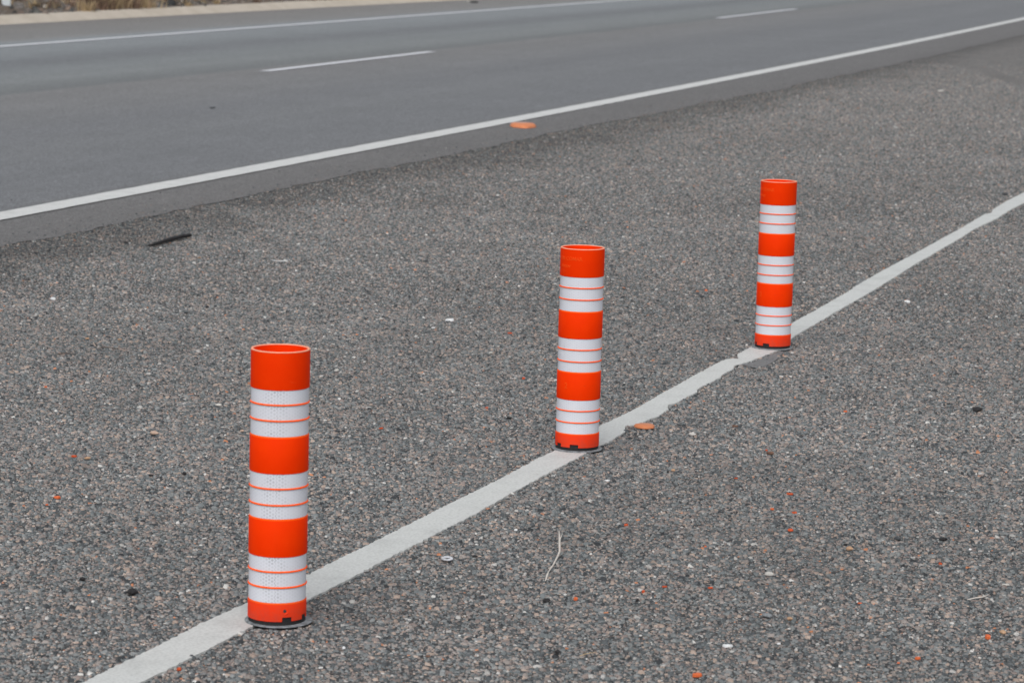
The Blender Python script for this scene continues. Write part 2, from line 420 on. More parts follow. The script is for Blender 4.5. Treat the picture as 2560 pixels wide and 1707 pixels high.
# the orange segments above a white band start with a crisp lower edge; below it they carry a lit ledge
prof += [(RI, .30), (RI, .0265), (RI, .015)]
NP = len(prof)
NOTCH = [(25, 11), (73, 11), (205, 11), (253, 11)]        # centre and half width in degrees
def is_notch(i):
    a = (i + .5) * 360 / NS
    return any(abs((a - c + 180) % 360 - 180) < h for c, h in NOTCH)
def body_mesh():
    V, F, UV = lathe(prof, close=True, skip=lambda i, j: is_notch(i) and j in (0, NP - 2, NP - 1))
    me = bpy.data.meshes.new('tube'); n = NP
    for i in range(NS):                                   # close the sides and roofs of the notches
        a, b = is_notch(i), is_notch((i - 1) % NS)
        if a: k = (i + 1) % NS; F.append((i * n + 1, k * n + 1, k * n + NP - 2, i * n + NP - 2))
        if a != b: F.append((i * n, i * n + 1, i * n + NP - 2, i * n + NP - 1))
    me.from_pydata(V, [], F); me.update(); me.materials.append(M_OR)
    me.polygons.foreach_set('use_smooth', [True] * len(me.polygons))
    bm = bmesh.new(); bm.from_mesh(me); bmesh.ops.recalc_face_normals(bm, faces=bm.faces)
    for e in bm.edges:
        if len(e.link_faces) == 2 and e.calc_face_angle(0) > math.radians(38): e.smooth = False
    bm.to_mesh(me); bm.free(); return me
def strip_mesh(z0, z1):
    r = RW + .0006
    V, F, UV = lathe([(r, z0), (r, z1)])
    me = bpy.data.meshes.new('reflective_strip'); me.from_pydata(V, [], F); me.update(); me.materials.append(M_WS)
    lay = me.uv_layers.new(name='UVMap'); vi = np.zeros(len(me.loops), dtype=np.int32); me.loops.foreach_get('vertex_index', vi)
    U = np.array(UV)[vi]
    # keep the seam face from wrapping backwards
    L = U.reshape(-1, 4, 2); w = (L[:, :, 0].max(1) - L[:, :, 0].min(1)) > .2
    for q in np.where(w)[0]: L[q, L[q, :, 0] < .2, 0] += 2 * math.pi * RW
    lay.data.foreach_set('uv', L.astype(np.float32).ravel())
    me.polygons.foreach_set('use_smooth', [True] * len(me.polygons)); return me
def wrap_text(txt, size, deg0, z0, r=RO, depth=.0009):
    cu = bpy.data.curves.new('lettering', 'FONT'); cu.body = txt; cu.size = size; cu.extrude = depth / 2; cu.resolution_u = 3; cu.offset = .0003
    o = bpy.data.objects.new('lettering', cu); C.objects.link(o)
    dg = bpy.context.evaluated_depsgraph_get(); dg.update()
    me = bpy.data.meshes.new_from_object(o.evaluated_get(dg)); bpy.data.objects.remove(o); bpy.data.curves.remove(cu)
    bm = bmesh.new(); bm.from_mesh(me)
    bmesh.ops.subdivide_edges(bm, edges=[e for e in bm.edges if e.calc_length() > .006], cuts=1)
    for v in bm.verts:
        a = math.radians(deg0) + v.co.x / r; rr = r + v.co.z
        v.co = Vector((rr * math.sin(a), -rr * math.cos(a), z0 + v.co.y))
    bm.to_mesh(me); bm.free(); me.materials.clear(); me.materials.append(M_LET); return me

def make_bollard():
    t = bpy.data.objects.new('delineator_post', None); C.objects.link(t); t.empty_display_size = .1
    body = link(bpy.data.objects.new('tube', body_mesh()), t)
    for q in range(3):
        a = ORANGE[q][1]; b = ORANGE[q + 1][0]; r0, r1 = RIDGE[q]
        for z0, z1 in ((a + .0012, r0 - .0024), (r0 + .0022, r1 - .0024), (r1 + .0022, b - .0007)):
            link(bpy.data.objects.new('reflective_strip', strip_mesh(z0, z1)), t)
    o1 = ORANGE[3][1]
    V, F, _ = lathe([(RO, o1 - .0030), (RO - .0002, o1 - .0012), (RO - .0014, o1), (RI + .0014, o1), (RI + .0002, o1 - .0012), (RI, o1 - .0030)], NS, True)
    mesh_obj('rim', V, F, M_RIM, t, True)
    V, F, _ = lathe([(.012, .040), (RI - .001, .040), (RO - .0035, .024), (RO - .002, .0042), (.012, .0042)], 96, True)
    link_o = mesh_obj('rubber_foot', V, F, M_BLK, t)
    V, F, _ = lathe([(.01, .001), (.0955, .001), (.0960, .0025), (.0940, .0040), (.01, .0041)], 96, True)
    pl = mesh_obj('base_plate', V, F, M_PLATE, t); pl.location = (.005, -.001, 0); pl.scale = (.97, .97, 1)
    return t, body
def copy_tree(o, parent=None):
    c = o.copy(); C.objects.link(c); c.parent = parent
    for ch in o.children: copy_tree(ch, c)
    return c
POSTS = [((692, 1551), 0, 1.0, 'orange and white striped post nearest the camera, its drilled hole and notched foot showing'),
         ((1442, 1121), -83, 1.008, 'middle one of the three striped posts, raised lettering under its rim, standing on the line'),
         ((1931, 869), -101, 1.035, 'farthest and smallest of the striped posts, right of the other two')]
proto, _b = make_bollard()
roots = []
for i, (px, rz, s, lab) in enumerate(POSTS):
    o = proto if i == 0 else copy_tree(proto)
    x, y = un(*px, z=.004); o.location = (x, y, 0.0055); o.rotation_euler = (0, 0, math.radians(rz)); o.scale = (s, s, s * (1.020, 1.0, 1.01)[i])
    tag(o, lab, 'bollard', 'striped posts along the shoulder line'); roots.append(o)
# hole with its screw dimple on the nearest post
bm = bmesh.new(); bmesh.ops.create_cone(bm, cap_ends=True, segments=20, radius1=.0052, radius2=.0044, depth=.003)
a = math.radians(20); bmesh.ops.rotate(bm, verts=bm.verts, matrix=Matrix.Rotation(math.pi / 2, 3, 'X')); bmesh.ops.rotate(bm, verts=bm.verts, matrix=Matrix.Rotation(a, 3, 'Z'))
bmesh.ops.translate(bm, verts=bm.verts, vec=(RO * math.sin(a) * .988, -RO * math.cos(a) * .988, .044)); bm_obj('drilled_hole', bm, M_HOLE, roots[0])
bm = bmesh.new(); bmesh.ops.create_uvsphere(bm, u_segments=16, v_segments=8, radius=.005); bmesh.ops.scale(bm, verts=bm.verts, vec=(1.2, .35, .55))
a = math.radians(24); bmesh.ops.rotate(bm, verts=bm.verts, matrix=Matrix.Rotation(-.5, 3, 'Y')); bmesh.ops.rotate(bm, verts=bm.verts, matrix=Matrix.Rotation(a, 3, 'Z'))
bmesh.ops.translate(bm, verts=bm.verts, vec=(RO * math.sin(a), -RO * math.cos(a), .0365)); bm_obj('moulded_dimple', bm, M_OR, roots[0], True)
# raised lettering, placed in each turned post's own frame
t1 = wrap_text('DM COMAR', .0185, -72 + 83, .700); t2 = wrap_text('oneter', .0185, -68 + 83, .674); t3 = wrap_text('2', .030, -42 + 83, .2325)
for o in roots[1:]:
    for me in (t1, t2, t3): link(bpy.data.objects.new('raised_lettering', me), o)

# ------------------------------------------------------------------ embedded chips: real relief over the shoulder
def chips(name, xy, size, hgt, col, seed, zoff=0.0):
    r = np.random.default_rng(seed); n = len(xy); k = 6
    ang = (np.arange(k) / k * 2 * np.pi)[None, :] + r.uniform(0, 6.28, (n, 1)) + r.uniform(-.35, .35, (n, k))
    asp = r.uniform(.6, 1.0, (n, 1)); th = r.uniform(0, np.pi, (n, 1))
    def ring(s):
        rad = size[:, None] * s * r.uniform(.75, 1.15, (n, k)); a = np.cos(ang) * rad; b = np.sin(ang) * rad * asp
        return a * np.cos(th) - b * np.sin(th), a * np.sin(th) + b * np.cos(th)
    V = np.zeros((n, 2 * k, 3), dtype=np.float32)
    tilt = r.normal(0, .22, (n, 2))
    for q, (s, zz) in enumerate(((1.0, -.3), (.68, 1.0))):
        a, b = ring(s); V[:, q * k:(q + 1) * k, 0] = xy[:, 0:1] + a; V[:, q * k:(q + 1) * k, 1] = xy[:, 1:2] + b
        V[:, q * k:(q + 1) * k, 2] = hgt[:, None] * zz + zoff + (a * tilt[:, 0:1] + b * tilt[:, 1:2] if q else 0) + (r.normal(0, .12, (n, k)) * hgt[:, None] if q else 0)
    idx = []
    for j in range(k): idx.append([j, (j + 1) % k, k + (j + 1) % k, k + j])
    side = np.array(idx)[None] + (np.arange(n) * 2 * k)[:, None, None]
    capf = np.arange(k, 2 * k)[None] + (np.arange(n) * 2 * k)[:, None]
    loops = np.concatenate([side.reshape(n, -1), capf], axis=1).ravel().astype(np.int32)
    sizes = np.tile(np.array([4] * k + [k]), n).astype(np.int32)
    starts = np.concatenate([[0], np.cumsum(sizes)[:-1]]).astype(np.int32)
    me = bpy.data.meshes.new(name); me.vertices.add(n * 2 * k); me.vertices.foreach_set('co', V.ravel())
    me.loops.add(len(loops)); me.loops.foreach_set('vertex_index', loops)
    me.polygons.add(len(sizes)); me.polygons.foreach_set('loop_start', starts)
    me.update(calc_edges=True)
    at = me.color_attributes.new('stone', 'FLOAT_COLOR', 'POINT')
    cc = np.ones((n, 2 * k, 4), dtype=np.float32); cc[:, :, :3] = col[:, None, :]
    at.data.foreach_set('color', cc.ravel())
    k2 = N(name + '_stone'); ca = k2.n('Attribute', attribute_name='stone').outputs['Color']; co = k2.n('TexCoord').outputs['Object']
    c = k2.mix(1.0, ca, k2.rng(k2.noise(co, 420, 3, .6), .3, .7, .72, 1.28), 'MULTIPLY')
    k2.pr(c, .8, .3); me.materials.append(k2.m)
    return link(bpy.data.objects.new(name, me))
pal_p = np.array([p for p, _ in PAL] + [1.0]); pal_c = np.array([c for _, c in PAL])
def pick(n, r, bright=1.0):
    t = r.uniform(0, 1, n); i = np.searchsorted(pal_p, t, side='right') - 1; i = np.clip(i, 0, len(pal_c) - 1)
    c = pal_c[i] * r.uniform(.82, 1.2, (n, 1)) * bright
    return np.clip(c, 0, .8)
def scatter(y0, y1, sp, margin, r):
    rows = []
    for y in np.arange(y0, y1, sp * .87):
        hw = y * 1280 / FPX * 1.03 + margin
        xs = np.arange(-hw, hw + .3, sp); rows.append(np.stack([xs, np.full_like(xs, y)], 1))
    p = np.vstack(rows); p = p + r.uniform(-.5, .5, p.shape) * sp; return p
Apoly = np.vstack([A, B[::-1]])
def in_line(p):
    """points on the painted line"""
    ya = np.interp(p[:, 1], A[:, 1], A[:, 0]); yb = np.interp(p[:, 1], np.sort(B[:, 1]), B[np.argsort(B[:, 1]), 0])
    return (p[:, 0] > np.minimum(ya, yb) - .001) & (p[:, 0] < np.maximum(ya, yb) + .001)
def keep(p, pad=.0):
    ok = ~in_line(p)
    for o in roots: ok &= np.hypot(p[:, 0] - o.location.x, p[:, 1] - o.location.y) > .096
    ok &= p[:, 0] > ragged(p[:, 1]) + .02 - rng.exponential(.20, len(p)) * (rng.uniform(0, 1, len(p)) < .5)
    return p[ok]
pp = []
for y0, y1, sp in ((6.6, 10.5, .0100), (10.5, 14, .0114), (14, 19, .0150), (19, 25, .0205), (25, 44, .024)):
    pp.append(keep(scatter(y0, y1, sp, .25, rng)))
p = np.vstack(pp); p = p[rng.uniform(0, 1, len(p)) < np.interp(p[:, 1], [28, 44], [1, .05])]
n = len(p)
far = np.clip((p[:, 1] - 9) / 14, 0, 1.6)
size = np.exp(rng.normal(math.log(.0051), .38, n)) * (1 + .30 * far); size = np.clip(size, .0022, .0135)
hg = size * rng.uniform(.18, .60, n)
u = ulat(p[:, 0], p[:, 1]); d_rim = (p[:, 0] - cx(rim_c, p[:, 1])) 
br = np.interp(d_rim + .5 * vnoise(p[:, 1], 31, 1.3) + .35 * vnoise(p[:, 0] * 3 + p[:, 1], 33, 2.3), [0, .3, 1.0], [.64, .68, 1.0])
def patch(x, y, f, seed):
    a = x * f + seed * 3.7; b = y * f * .6 + seed * 1.9; ia, ib = np.floor(a), np.floor(b); fa, fb = a - ia, b - ib
    fa = fa * fa * (3 - 2 * fa); fb = fb * fb * (3 - 2 * fb)
    h = lambda i, j: (np.sin(i * 127.1 + j * 311.7 + seed * 17.3) * 43758.5453) % 1.0
    return (h(ia, ib) * (1 - fa) + h(ia + 1, ib) * fa) * (1 - fb) + (h(ia, ib + 1) * (1 - fa) + h(ia + 1, ib + 1) * fa) * fb - .5
tone = 1.09 + .20 * patch(p[:, 0], p[:, 1], 1.1, 2) + .16 * patch(p[:, 0], p[:, 1], 3.1, 5) + .12 * patch(p[:, 0], p[:, 1], 8, 7)
cold = pick(n, rng) * (br * tone)[:, None]
g = chips('gravel', p, size, hg, cold, 5)
tag(g, 'grey, pink and white stone chips covering the coarse shoulder', 'gravel', kind='stuff')
print('chips', n)

# ------------------------------------------------------------------ loose things on the shoulder
def stone_mesh(w, d, h, seed, sub=2, ang=.28):
    r = random.Random(seed); bm = bmesh.new(); bmesh.ops.create_icosphere(bm, subdivisions=sub, radius=1)
    for _ in range(7):                                   # knock flat facets off it
        nrm = Vector((r.gauss(0, 1), r.gauss(0, 1), r.gauss(0, 1))).normalized(); k = r.uniform(.62, .88)
        for v in bm.verts:
            e = v.co.dot(nrm) - k
            if e > 0: v.co -= nrm * e
    for v in bm.verts:
        v.co *= 1 + r.uniform(-ang, ang) * .22
        v.co = Vector((v.co.x * w / 2, v.co.y * d / 2, v.co.z * h / 2))
    return bm
def slab_mesh(w, d, h, seed):
    """broken angular fragment"""
    r = random.Random(seed); bm = bmesh.new(); n = r.choice([5, 6, 7])
    lo = []; hi = []
    for i in range(n):
        a = 2 * math.pi * i / n + r.uniform(-.25, .25); q = r.uniform(.82, 1.08)
        x = math.cos(a); y = math.sin(a); e = 1 / max(abs(x), abs(y)) ** .6
        lo.append(bm.verts.new((x * w / 2 * q * e, y * d / 2 * q * e, -h / 2)))
        hi.append(bm.verts.new((x * w / 2 * q * e * .88, y * d / 2 * q * e * .88, h / 2 * r.uniform(.7, 1.1))))
    bm.faces.new(hi); bm.faces.new(lo[::-1])
    for i in range(n): bm.faces.new((lo[i], lo[(i + 1) % n], hi[(i + 1) % n], hi[i]))
    bmesh.ops.bevel(bm, geom=bm.edges[:], offset=h * .12, segments=1, affect='EDGES')
    return bm
MC = {
    'orange': simple('orange_brick', (.62, .135, .045), .8, .25, 160, .3, .3),
    'red': simple('red_brick', (.50, .085, .028), .8, .3, 160, .3, .3),
    'tan': simple('tan_stone', (.42, .27, .17), .85, .3, 120, .3, .4),
    'pink': simple('pinkish_stone', (.50, .36, .28), .85, .25, 120, .3, .4),
    'brown': simple('brown_stone', (.15, .085, .06), .85, .35, 120, .3, .4),
    'black': simple('black_stone', (.022, .021, .022), .8, .4, 120, .3, .4),
    'dark': simple('dark_grey_stone', (.055, .06, .065), .8, .3, 120, .3, .4),
    'grey': simple('bluish_grey_stone', (.20, .215, .225), .8, .3, 120, .3, .4),
    'pale': simple('pale_stone', (.50, .48, .45), .8, .2, 120, .3, .4),
    'white': simple('white_fragment', (.72, .73, .74), .6, .1, 120, .4, .2)}
# (photo px, width px, height px, colour, shape, name, category, label)
L = [
 (142,1245,23,11,'orange','s','brick_fragment','brick chip','bright orange chip lying alone far left of the nearest post, largest orange one there'),
 (118,1263,9,6,'orange','s','brick_fragment','brick chip','tiny orange chip just below the bright orange one at the left'),
 (185,1142,17,8,'red','s','brick_fragment','brick chip','flat red chip beside a tan pebble in the left part of the shoulder'),
 (219,1147,18,12,'tan','r','pebble','pebble','round tan brown pebble right of the flat red chip at the left'),
 (385,1084,24,12,'pink','r','pebble','pebble','long pinkish tan pebble level with the nearest post second orange band'),
 (377,1190,14,8,'black','r','pebble','stone','flat black stone left of an upright black one, left of the nearest post'),
 (461,1186,13,14,'black','r','pebble','stone','upright pointed black stone with a flat one to its left, left of nearest post'),
 (530,1265,12,9,'dark','r','pebble','stone','small dark stone close left of the nearest post lower orange band'),
 (207,1450,18,17,'black','r','pebble','stone','squarish black stone to the left of the biggest black one, bottom left'),
 (332,1481,33,22,'black','r','stone','stone','biggest black stone, bottom left between the photo edge and the nearest post'),
 (605,1079,11,10,'pink','r','pebble','pebble','small cream pebble touching the left outline of the nearest post'),
 (224,1635,13,8,'pink','r','pebble','pebble','small peach pebble just above the line near its lower left end'),
 (240,1584,9,6,'white','s','white_chip','chip','tiny white chip above the peach pebble near the line lower left end'),
 (31,1572,14,9,'pink','r','pebble','pebble','pinkish white pebble near the bottom left corner'),
 (448,1674,14,10,'red','s','brick_fragment','brick chip','dull red chip below the line, left of the nearest post foot'),
 (546,1014,17,14,'pale','r','pebble','pebble','pale cream pebble left of the nearest post upper white band'),
 (133,748,15,8,'white','s','white_chip','chip','white chip near the left edge below the black rubber strip'),
 (315,607,14,7,'black','s','rubber_crumb','scrap','small black scrap left of the black rubber strip'),
 (466,783,16,8,'dark','r','pebble','stone','flat dark grey stone below the right end of the black rubber strip'),
 (517,770,9,9,'black','r','pebble','stone','small black stone just right of the flat dark grey one'),
 (749,737,13,8,'dark','r','pebble','stone','dark grey stone high above the nearest post, beside a pale pebble'),
 (786,764,10,11,'pale','r','pebble','pebble','pale upright pebble above and right of the nearest post rim'),
 (842,928,14,12,'pale','r','pebble','pebble','pale triangular pebble just right of the nearest post rim'),
 (218,848,12,7,'tan','r','pebble','pebble','orange tan pebble between the white chip and two dark twigs at left'),
 (114,969,10,7,'orange','r','pebble','pebble','rounded orange pebble near the left edge, halfway down'),
 (299,850,12,6,'tan','r','pebble','pebble','flat tan pebble above the dark brown twig at left'),
 (498,646,11,6,'tan','r','pebble','pebble','orange brown pebble below the right end of the black rubber strip'),
 (1187,1392,15,8,'black','r','pebble','stone','dark stone right of the white washer'),
 (1290,1327,11,8,'white','r','pebble','pebble','white pebble with reddish side, above and left of the pale twig'),
 (1366,1503,21,14,'black','r','stone','stone','glossy black stone below the pale twig'),
 (1439,1498,15,13,'orange','s','brick_fragment','brick chip','angular orange chip right of the black stone below the pale twig'),
 (1393,1631,17,16,'black','r','stone','stone','upright black stone with a smaller one at its left, bottom centre'),
 (1375,1628,10,8,'dark','r','pebble','stone','small dark stone touching the upright black one, bottom centre'),
 (860,1621,10,11,'white','s','white_chip','chip','white triangular chip right of the nearest post foot'),
 (1070,1642,14,9,'brown','r','pebble','pebble','brown pebble near the bottom, below the white washer'),
 (1742,1689,30,15,'orange','s','brick_block','brick piece','largest orange brick piece, at the bottom edge right of centre'),
 (1820,1616,32,11,'white','s','white_slab','shard','long white shard above the largest orange brick piece'),
 (1947,1611,12,6,'white','s','white_chip','chip','small slanted white chip right of the long white shard'),
 (1917,1541,27,19,'grey','r','stone','stone','bluish grey rounded stone, the largest in the lower right part'),
 (1974,1549,18,14,'tan','r','pebble','pebble','dull tan pebble right of the bluish grey rounded stone'),
 (1608,1480,10,13,'red','s','brick_fragment','brick chip','upright orange red chip above a small dark oval stone, lower middle'),
 (1661,1468,17,6,'red','s','brick_fragment','brick chip','thin flat red chip, first to the right of the upright orange red one'),
 (1776,1471,16,7,'red','s','brick_fragment','brick chip','thin slanted red chip, second to the right of the upright orange red one'),
 (1593,1502,9,11,'black','r','pebble','stone','small dark oval stone below the upright orange red chip'),
 (1565,1314,14,9,'red','s','brick_fragment','brick chip','red chip right of the pale twig upper end'),
 (1930,1274,13,6,'orange','s','brick_fragment','brick chip','slim orange chip left of a broader red one, below the farthest post'),
 (1986,1283,17,8,'red','s','brick_fragment','brick chip','broad red chip right of the slim orange one, below the farthest post'),
 (1975,1236,19,8,'red','s','brick_fragment','brick chip','flat red chip, uppermost in the column of three below the farthest post'),
 (1976,1327,16,11,'red','r','brick_fragment','brick chip','rounded red chip, lowest in the column of three below the farthest post'),
 (1763,1368,8,5,'orange','s','brick_fragment','brick chip','speck sized orange chip midway between pale twig and tan stone at right'),
 (1840,1197,11,4,'red','s','brick_fragment','brick chip','speck sized red chip above left of the flat red chip column'),
 (2124,1373,20,14,'tan','r','stone','stone','rounded tan orange stone with a dark one touching its upper left'),
 (2113,1363,12,9,'black','r','pebble','stone','dark stone touching the rounded tan orange one'),
 (1922,1436,28,10,'pale','s','bone_shard','shard','pale forked bone like shard above the bluish grey rounded stone'),
 (1669,1181,8,7,'black','r','pebble','stone','small black stone touching a tan pebble, right of the middle post foot'),
 (1683,1177,12,10,'tan','r','pebble','pebble','tan pebble touching a small black stone, right of the middle post foot'),
 (1518,1203,16,6,'white','s','white_chip','chip','white flat chip below the middle post'),
 (2470,1593,21,15,'orange','s','brick_fragment','brick chip','orange chunk beside a brown pebble in the lower right corner'),
 (2506,1582,20,13,'tan','r','stone','stone','orange brown pebble beside the orange chunk in the lower right corner'),
 (2294,1647,18,10,'orange','s','brick_fragment','brick chip','orange chip near the bottom edge, left of the corner chunk'),
 (2246,1659,9,5,'orange','s','brick_fragment','brick chip','very small orange chip at the lowest right, left of a bigger one'),
 (2150,1510,14,6,'orange','s','brick_fragment','brick chip','thin orange chip below the rounded tan orange stone'),
 (2351,1411,10,8,'red','s','brick_fragment','brick chip','small red chip above a grey shard at right'),
 (2514,1463,21,7,'pale','s','stick_fragment','stick','short pale straight stick near the right edge'),
 (2358,1350,24,14,'black','r','stone','stone','large black angular stone at right, with a flat dark one to its left'),
 (2243,1348,20,11,'dark','r','stone','stone','flat dark stone at right, left of the large black angular one'),
 (2425,1375,9,7,'white','r','white_chip','chip','small white pebble right of the large black angular stone'),
 (2365,1423,21,9,'grey','s','stone_shard','shard','long grey shard below the small red chip at right'),
 (1731,1087,20,13,'pale','r','stone','stone','greyish tan stone right of the orange remnant by the line'),
 (1925,1134,20,13,'brown','r','stone','stone','dark brown stone under the farthest post, beside a red crumb'),
 (1916,1127,8,5,'red','s','brick_fragment','brick chip','red crumb touching the dark brown stone'),
 (2442,1025,30,14,'black','r','dirt_clod','clod','ragged black clod near the right edge, halfway down'),
 (1841,803,18,9,'dark','r','pebble','stone','flat dark stone left of the farthest post foot'),
 (1755,743,14,10,'dark','r','pebble','stone','dark stone left of the farthest post lower orange band'),
 (1765,727,9,5,'orange','s','brick_fragment','brick chip','orange speck above the dark stone left of the farthest post'),
 (2113,1030,12,5,'orange','s','brick_fragment','brick chip','flat orange chip halfway between farthest post foot and the black clod'),
 (2268,755,18,6,'white','s','white_chip','chip','white flat chip below the line at far right'),
 (1838,1067,22,6,'brown','s','bark_fragment','bark scrap','flat brown bark scrap right of the greyish tan stone'),
 (1124,801,28,8,'white','s','white_slab','shard','long white shard midway between the nearest and middle posts'),
 (951,799,13,7,'pale','r','pebble','pebble','pale pebble left of the long white shard between the posts'),
 (1083,821,9,6,'white','r','white_chip','chip','small white pebble just below the long white shard between the posts'),
 (1227,883,10,8,'pale','r','pebble','pebble','round pale pebble below right of the long white shard between the posts'),
 (1275,834,14,5,'red','s','brick_fragment','brick chip','flat red chip left of the middle post upper half'),
 (1309,947,10,6,'red','s','brick_fragment','brick chip','red chip close left of the middle post third orange band'),
 (1217,1021,11,5,'red','s','brick_fragment','brick chip','dull red chip above and left of a black stone beside the middle post'),
 (953,1072,13,5,'red','s','brick_fragment','brick chip','flat red chip midway between nearest and middle posts, well above the line'),
 (1273,1046,16,8,'black','r','pebble','stone','black stone left of the middle post lowest white band'),
 (1145,725,10,7,'black','r','pebble','stone','small black stone above the long white shard between the posts'),
 (1064,654,11,5,'dark','r','pebble','stone','flat dark stone high above the long white shard between the posts'),
 (2352,227,18,6,'pale','s','white_chip','chip','blurred pale chip far off, top right of the shoulder'),
 (2512,486,18,10,'dark','r','dirt_clod','clod','dark clod just above the line at the right edge'),
]
used = {}
for idx, (px, py, wp, hp, colr, shp, name, cat, lab) in enumerate(L):
    x, y = un(px, py + hp * .25); s = y / FPX
    w = wp * s; sn = H / y
    if shp == 'r':
        hh = hp * s * .72; d = min(w * 1.2, max(w * .6, (hp * s - hh * .75) / sn))
        bm = stone_mesh(w, d, hh, idx + 11)
    else:
        hh = min(.012, hp * s * .45 + .002); d = min(w * 1.3, max(w * .35, (hp * s - hh) / sn))
        bm = slab_mesh(w * .9, d, hh, idx + 31)
    o = bm_obj(name, bm, MC[colr], None, smooth=False)
    o.location = (x, y, hh * .42 + .003); o.rotation_euler = (random.uniform(-.12, .12), random.uniform(-.12, .12), random.uniform(-.3, .3))
    grp = {'brick chip': 'brick chips strewn on the shoulder', 'stone': 'dark and grey stones on the shoulder', 'pebble': 'pale pebbles on the shoulder',
           'chip': 'white chips on the shoulder'}.get(cat)
    tag(o, lab, cat, grp)

def tube_mesh(pts, rads, k=8, flat=1.0):
    bm = bmesh.new(); rings = []; pts = [Vector(p) for p in pts]
    for i, p in enumerate(pts):
        t = (pts[min(i + 1, len(pts) - 1)] - pts[max(i - 1, 0)]).normalized(); s = t.cross(Vector((0, 0, 1))).normalized(); q = s.cross(t)
        rings.append([bm.verts.new(p + s * math.cos(a) * rads[i] + q * math.sin(a) * rads[i] * flat) for a in [2 * math.pi * j / k for j in range(k)]])
    for a, b in zip(rings[:-1], rings[1:]):
        for j in range(k): bm.faces.new((a[j], a[(j + 1) % k], b[(j + 1) % k], b[j]))
    bm.faces.new(rings[0]); bm.faces.new(rings[-1][::-1]); return bm
def path(pxs, z, rad, flat=1.0):
    pts = [(*un(a, b, zz), zz) for (a, b), zz in zip(pxs, z)]
    return tube_mesh(pts, rad, 8, flat)
M_TWIG = simple('bleached_twig', (.62, .57, .52), .8, .2, 90, .3, .4); M_TWD = simple('dark_twig', (.07, .05, .04), .85, .3, 90)
t = bpy.data.objects.new('twig', None); C.objects.link(t); tag(t, 'bleached forked twig with a kink, lying on the shoulder in the lower middle', 'twig')
bm = path([(1398, 1328), (1399, 1345), (1399, 1369), (1399, 1379), (1395, 1388), (1384, 1410), (1372, 1427), (1369, 1434), (1364, 1450)],
          [.016, .014, .012, .012, .012, .009, .007, .008, .007], [.0027, .0032, .0035, .0032, .0030, .0024, .0018, .0027, .0016]); bm_obj('stem', bm, M_TWIG, t, True)
bm = path([(1401, 1346), (1404, 1338), (1407, 1330)], [.014, .016, .018], [.0012, .0009, .0006]); bm_obj('side_shoot', bm, M_TWIG, t, True)
bm = path([(1384, 1411), (1378, 1415), (1371, 1421)], [.009, .009, .008], [.0010, .0008, .0005]); bm_obj('side_shoot', bm, M_TWIG, t, True)
o = bm_obj('twig', path([(2419, 1498), (2436, 1494), (2455, 1492), (2466, 1488), (2473, 1484)], [.007, .008, .009, .008, .007], [.0014, .0018, .0018, .0015, .0008]), M_TWIG, None, True)
tag(o, 'thin pale curved twig near the right edge in the lower right', 'twig')
o = bm_obj('twig', path([(252, 867), (272, 869), (296, 872)], [.006, .007, .005], [.0018, .0022, .0012]), M_TWD, None, True)
tag(o, 'dark brown twig at left, higher and to the right of another dark twig', 'twig')
o = bm_obj('twig', path([(142, 886), (160, 883), (184, 884)], [.006, .008, .006], [.0020, .0024, .0014]), M_TWD, None, True)
tag(o, 'dark twig at left, lower and to the left of the dark brown one', 'twig')
o = bm_obj('grass_stalk', path([(1450, 1638), (1470, 1632), (1491, 1629)], [.006, .008, .008], [.0008, .0009, .0006]), simple('straw', (.50, .36, .18), .8, .2), None, True)
tag(o, 'thin straw yellow stalk near the bottom, right of the upright black stone', 'stalk')

# black rubber strip (hollow, curled)
o = bm_obj('rubber_strip', path([(370, 614), (385, 611), (405, 604), (430, 597), (455, 591), (475, 588)], [.012, .016, .018, .02, .022, .022],
           [.007, .011, .014, .016, .016, .015], .75), M_BLK, None, True)
tag(o, 'black curved strip of tyre rubber lying on the shoulder at the upper left', 'rubber strip')
# crescent of clear plastic
o = bm_obj('plastic_sliver', path([(676, 648), (688, 652), (702, 653), (716, 652), (727, 648)], [.006, .006, .006, .006, .006], [.001, .003, .004, .003, .001], .5), MC['white'], None, True)
tag(o, 'thin white crescent sliver of plastic on the shoulder right of the rubber strip', 'plastic sliver')
# white washer
bm = bmesh.new(); k = 40; pr_ = [(.0175, .0), (.0175, .0022), (.0165, .0032), (.0085, .0032), (.0075, .0022), (.0075, 0)]
rings = [[bm.verts.new((r * math.cos(2 * math.pi * i / k), r * math.sin(2 * math.pi * i / k) * 1.3, z)) for r, z in pr_] for i in range(k)]
for i in range(k):
    for j in range(len(pr_)): bm.faces.new((rings[i][j], rings[(i + 1) % k][j], rings[(i + 1) % k][(j + 1) % 6], rings[i][(j + 1) % 6]))
o = bm_obj('washer', bm, simple('dull_white_washer', (.52, .53, .56), .6, .25, 90), None, True); x, y = un(1118, 1403); o.location = (x, y, .0085); o.rotation_euler = (.05, -.03, .2)
tag(o, 'white ring shaped washer on the chips below the line', 'washer')
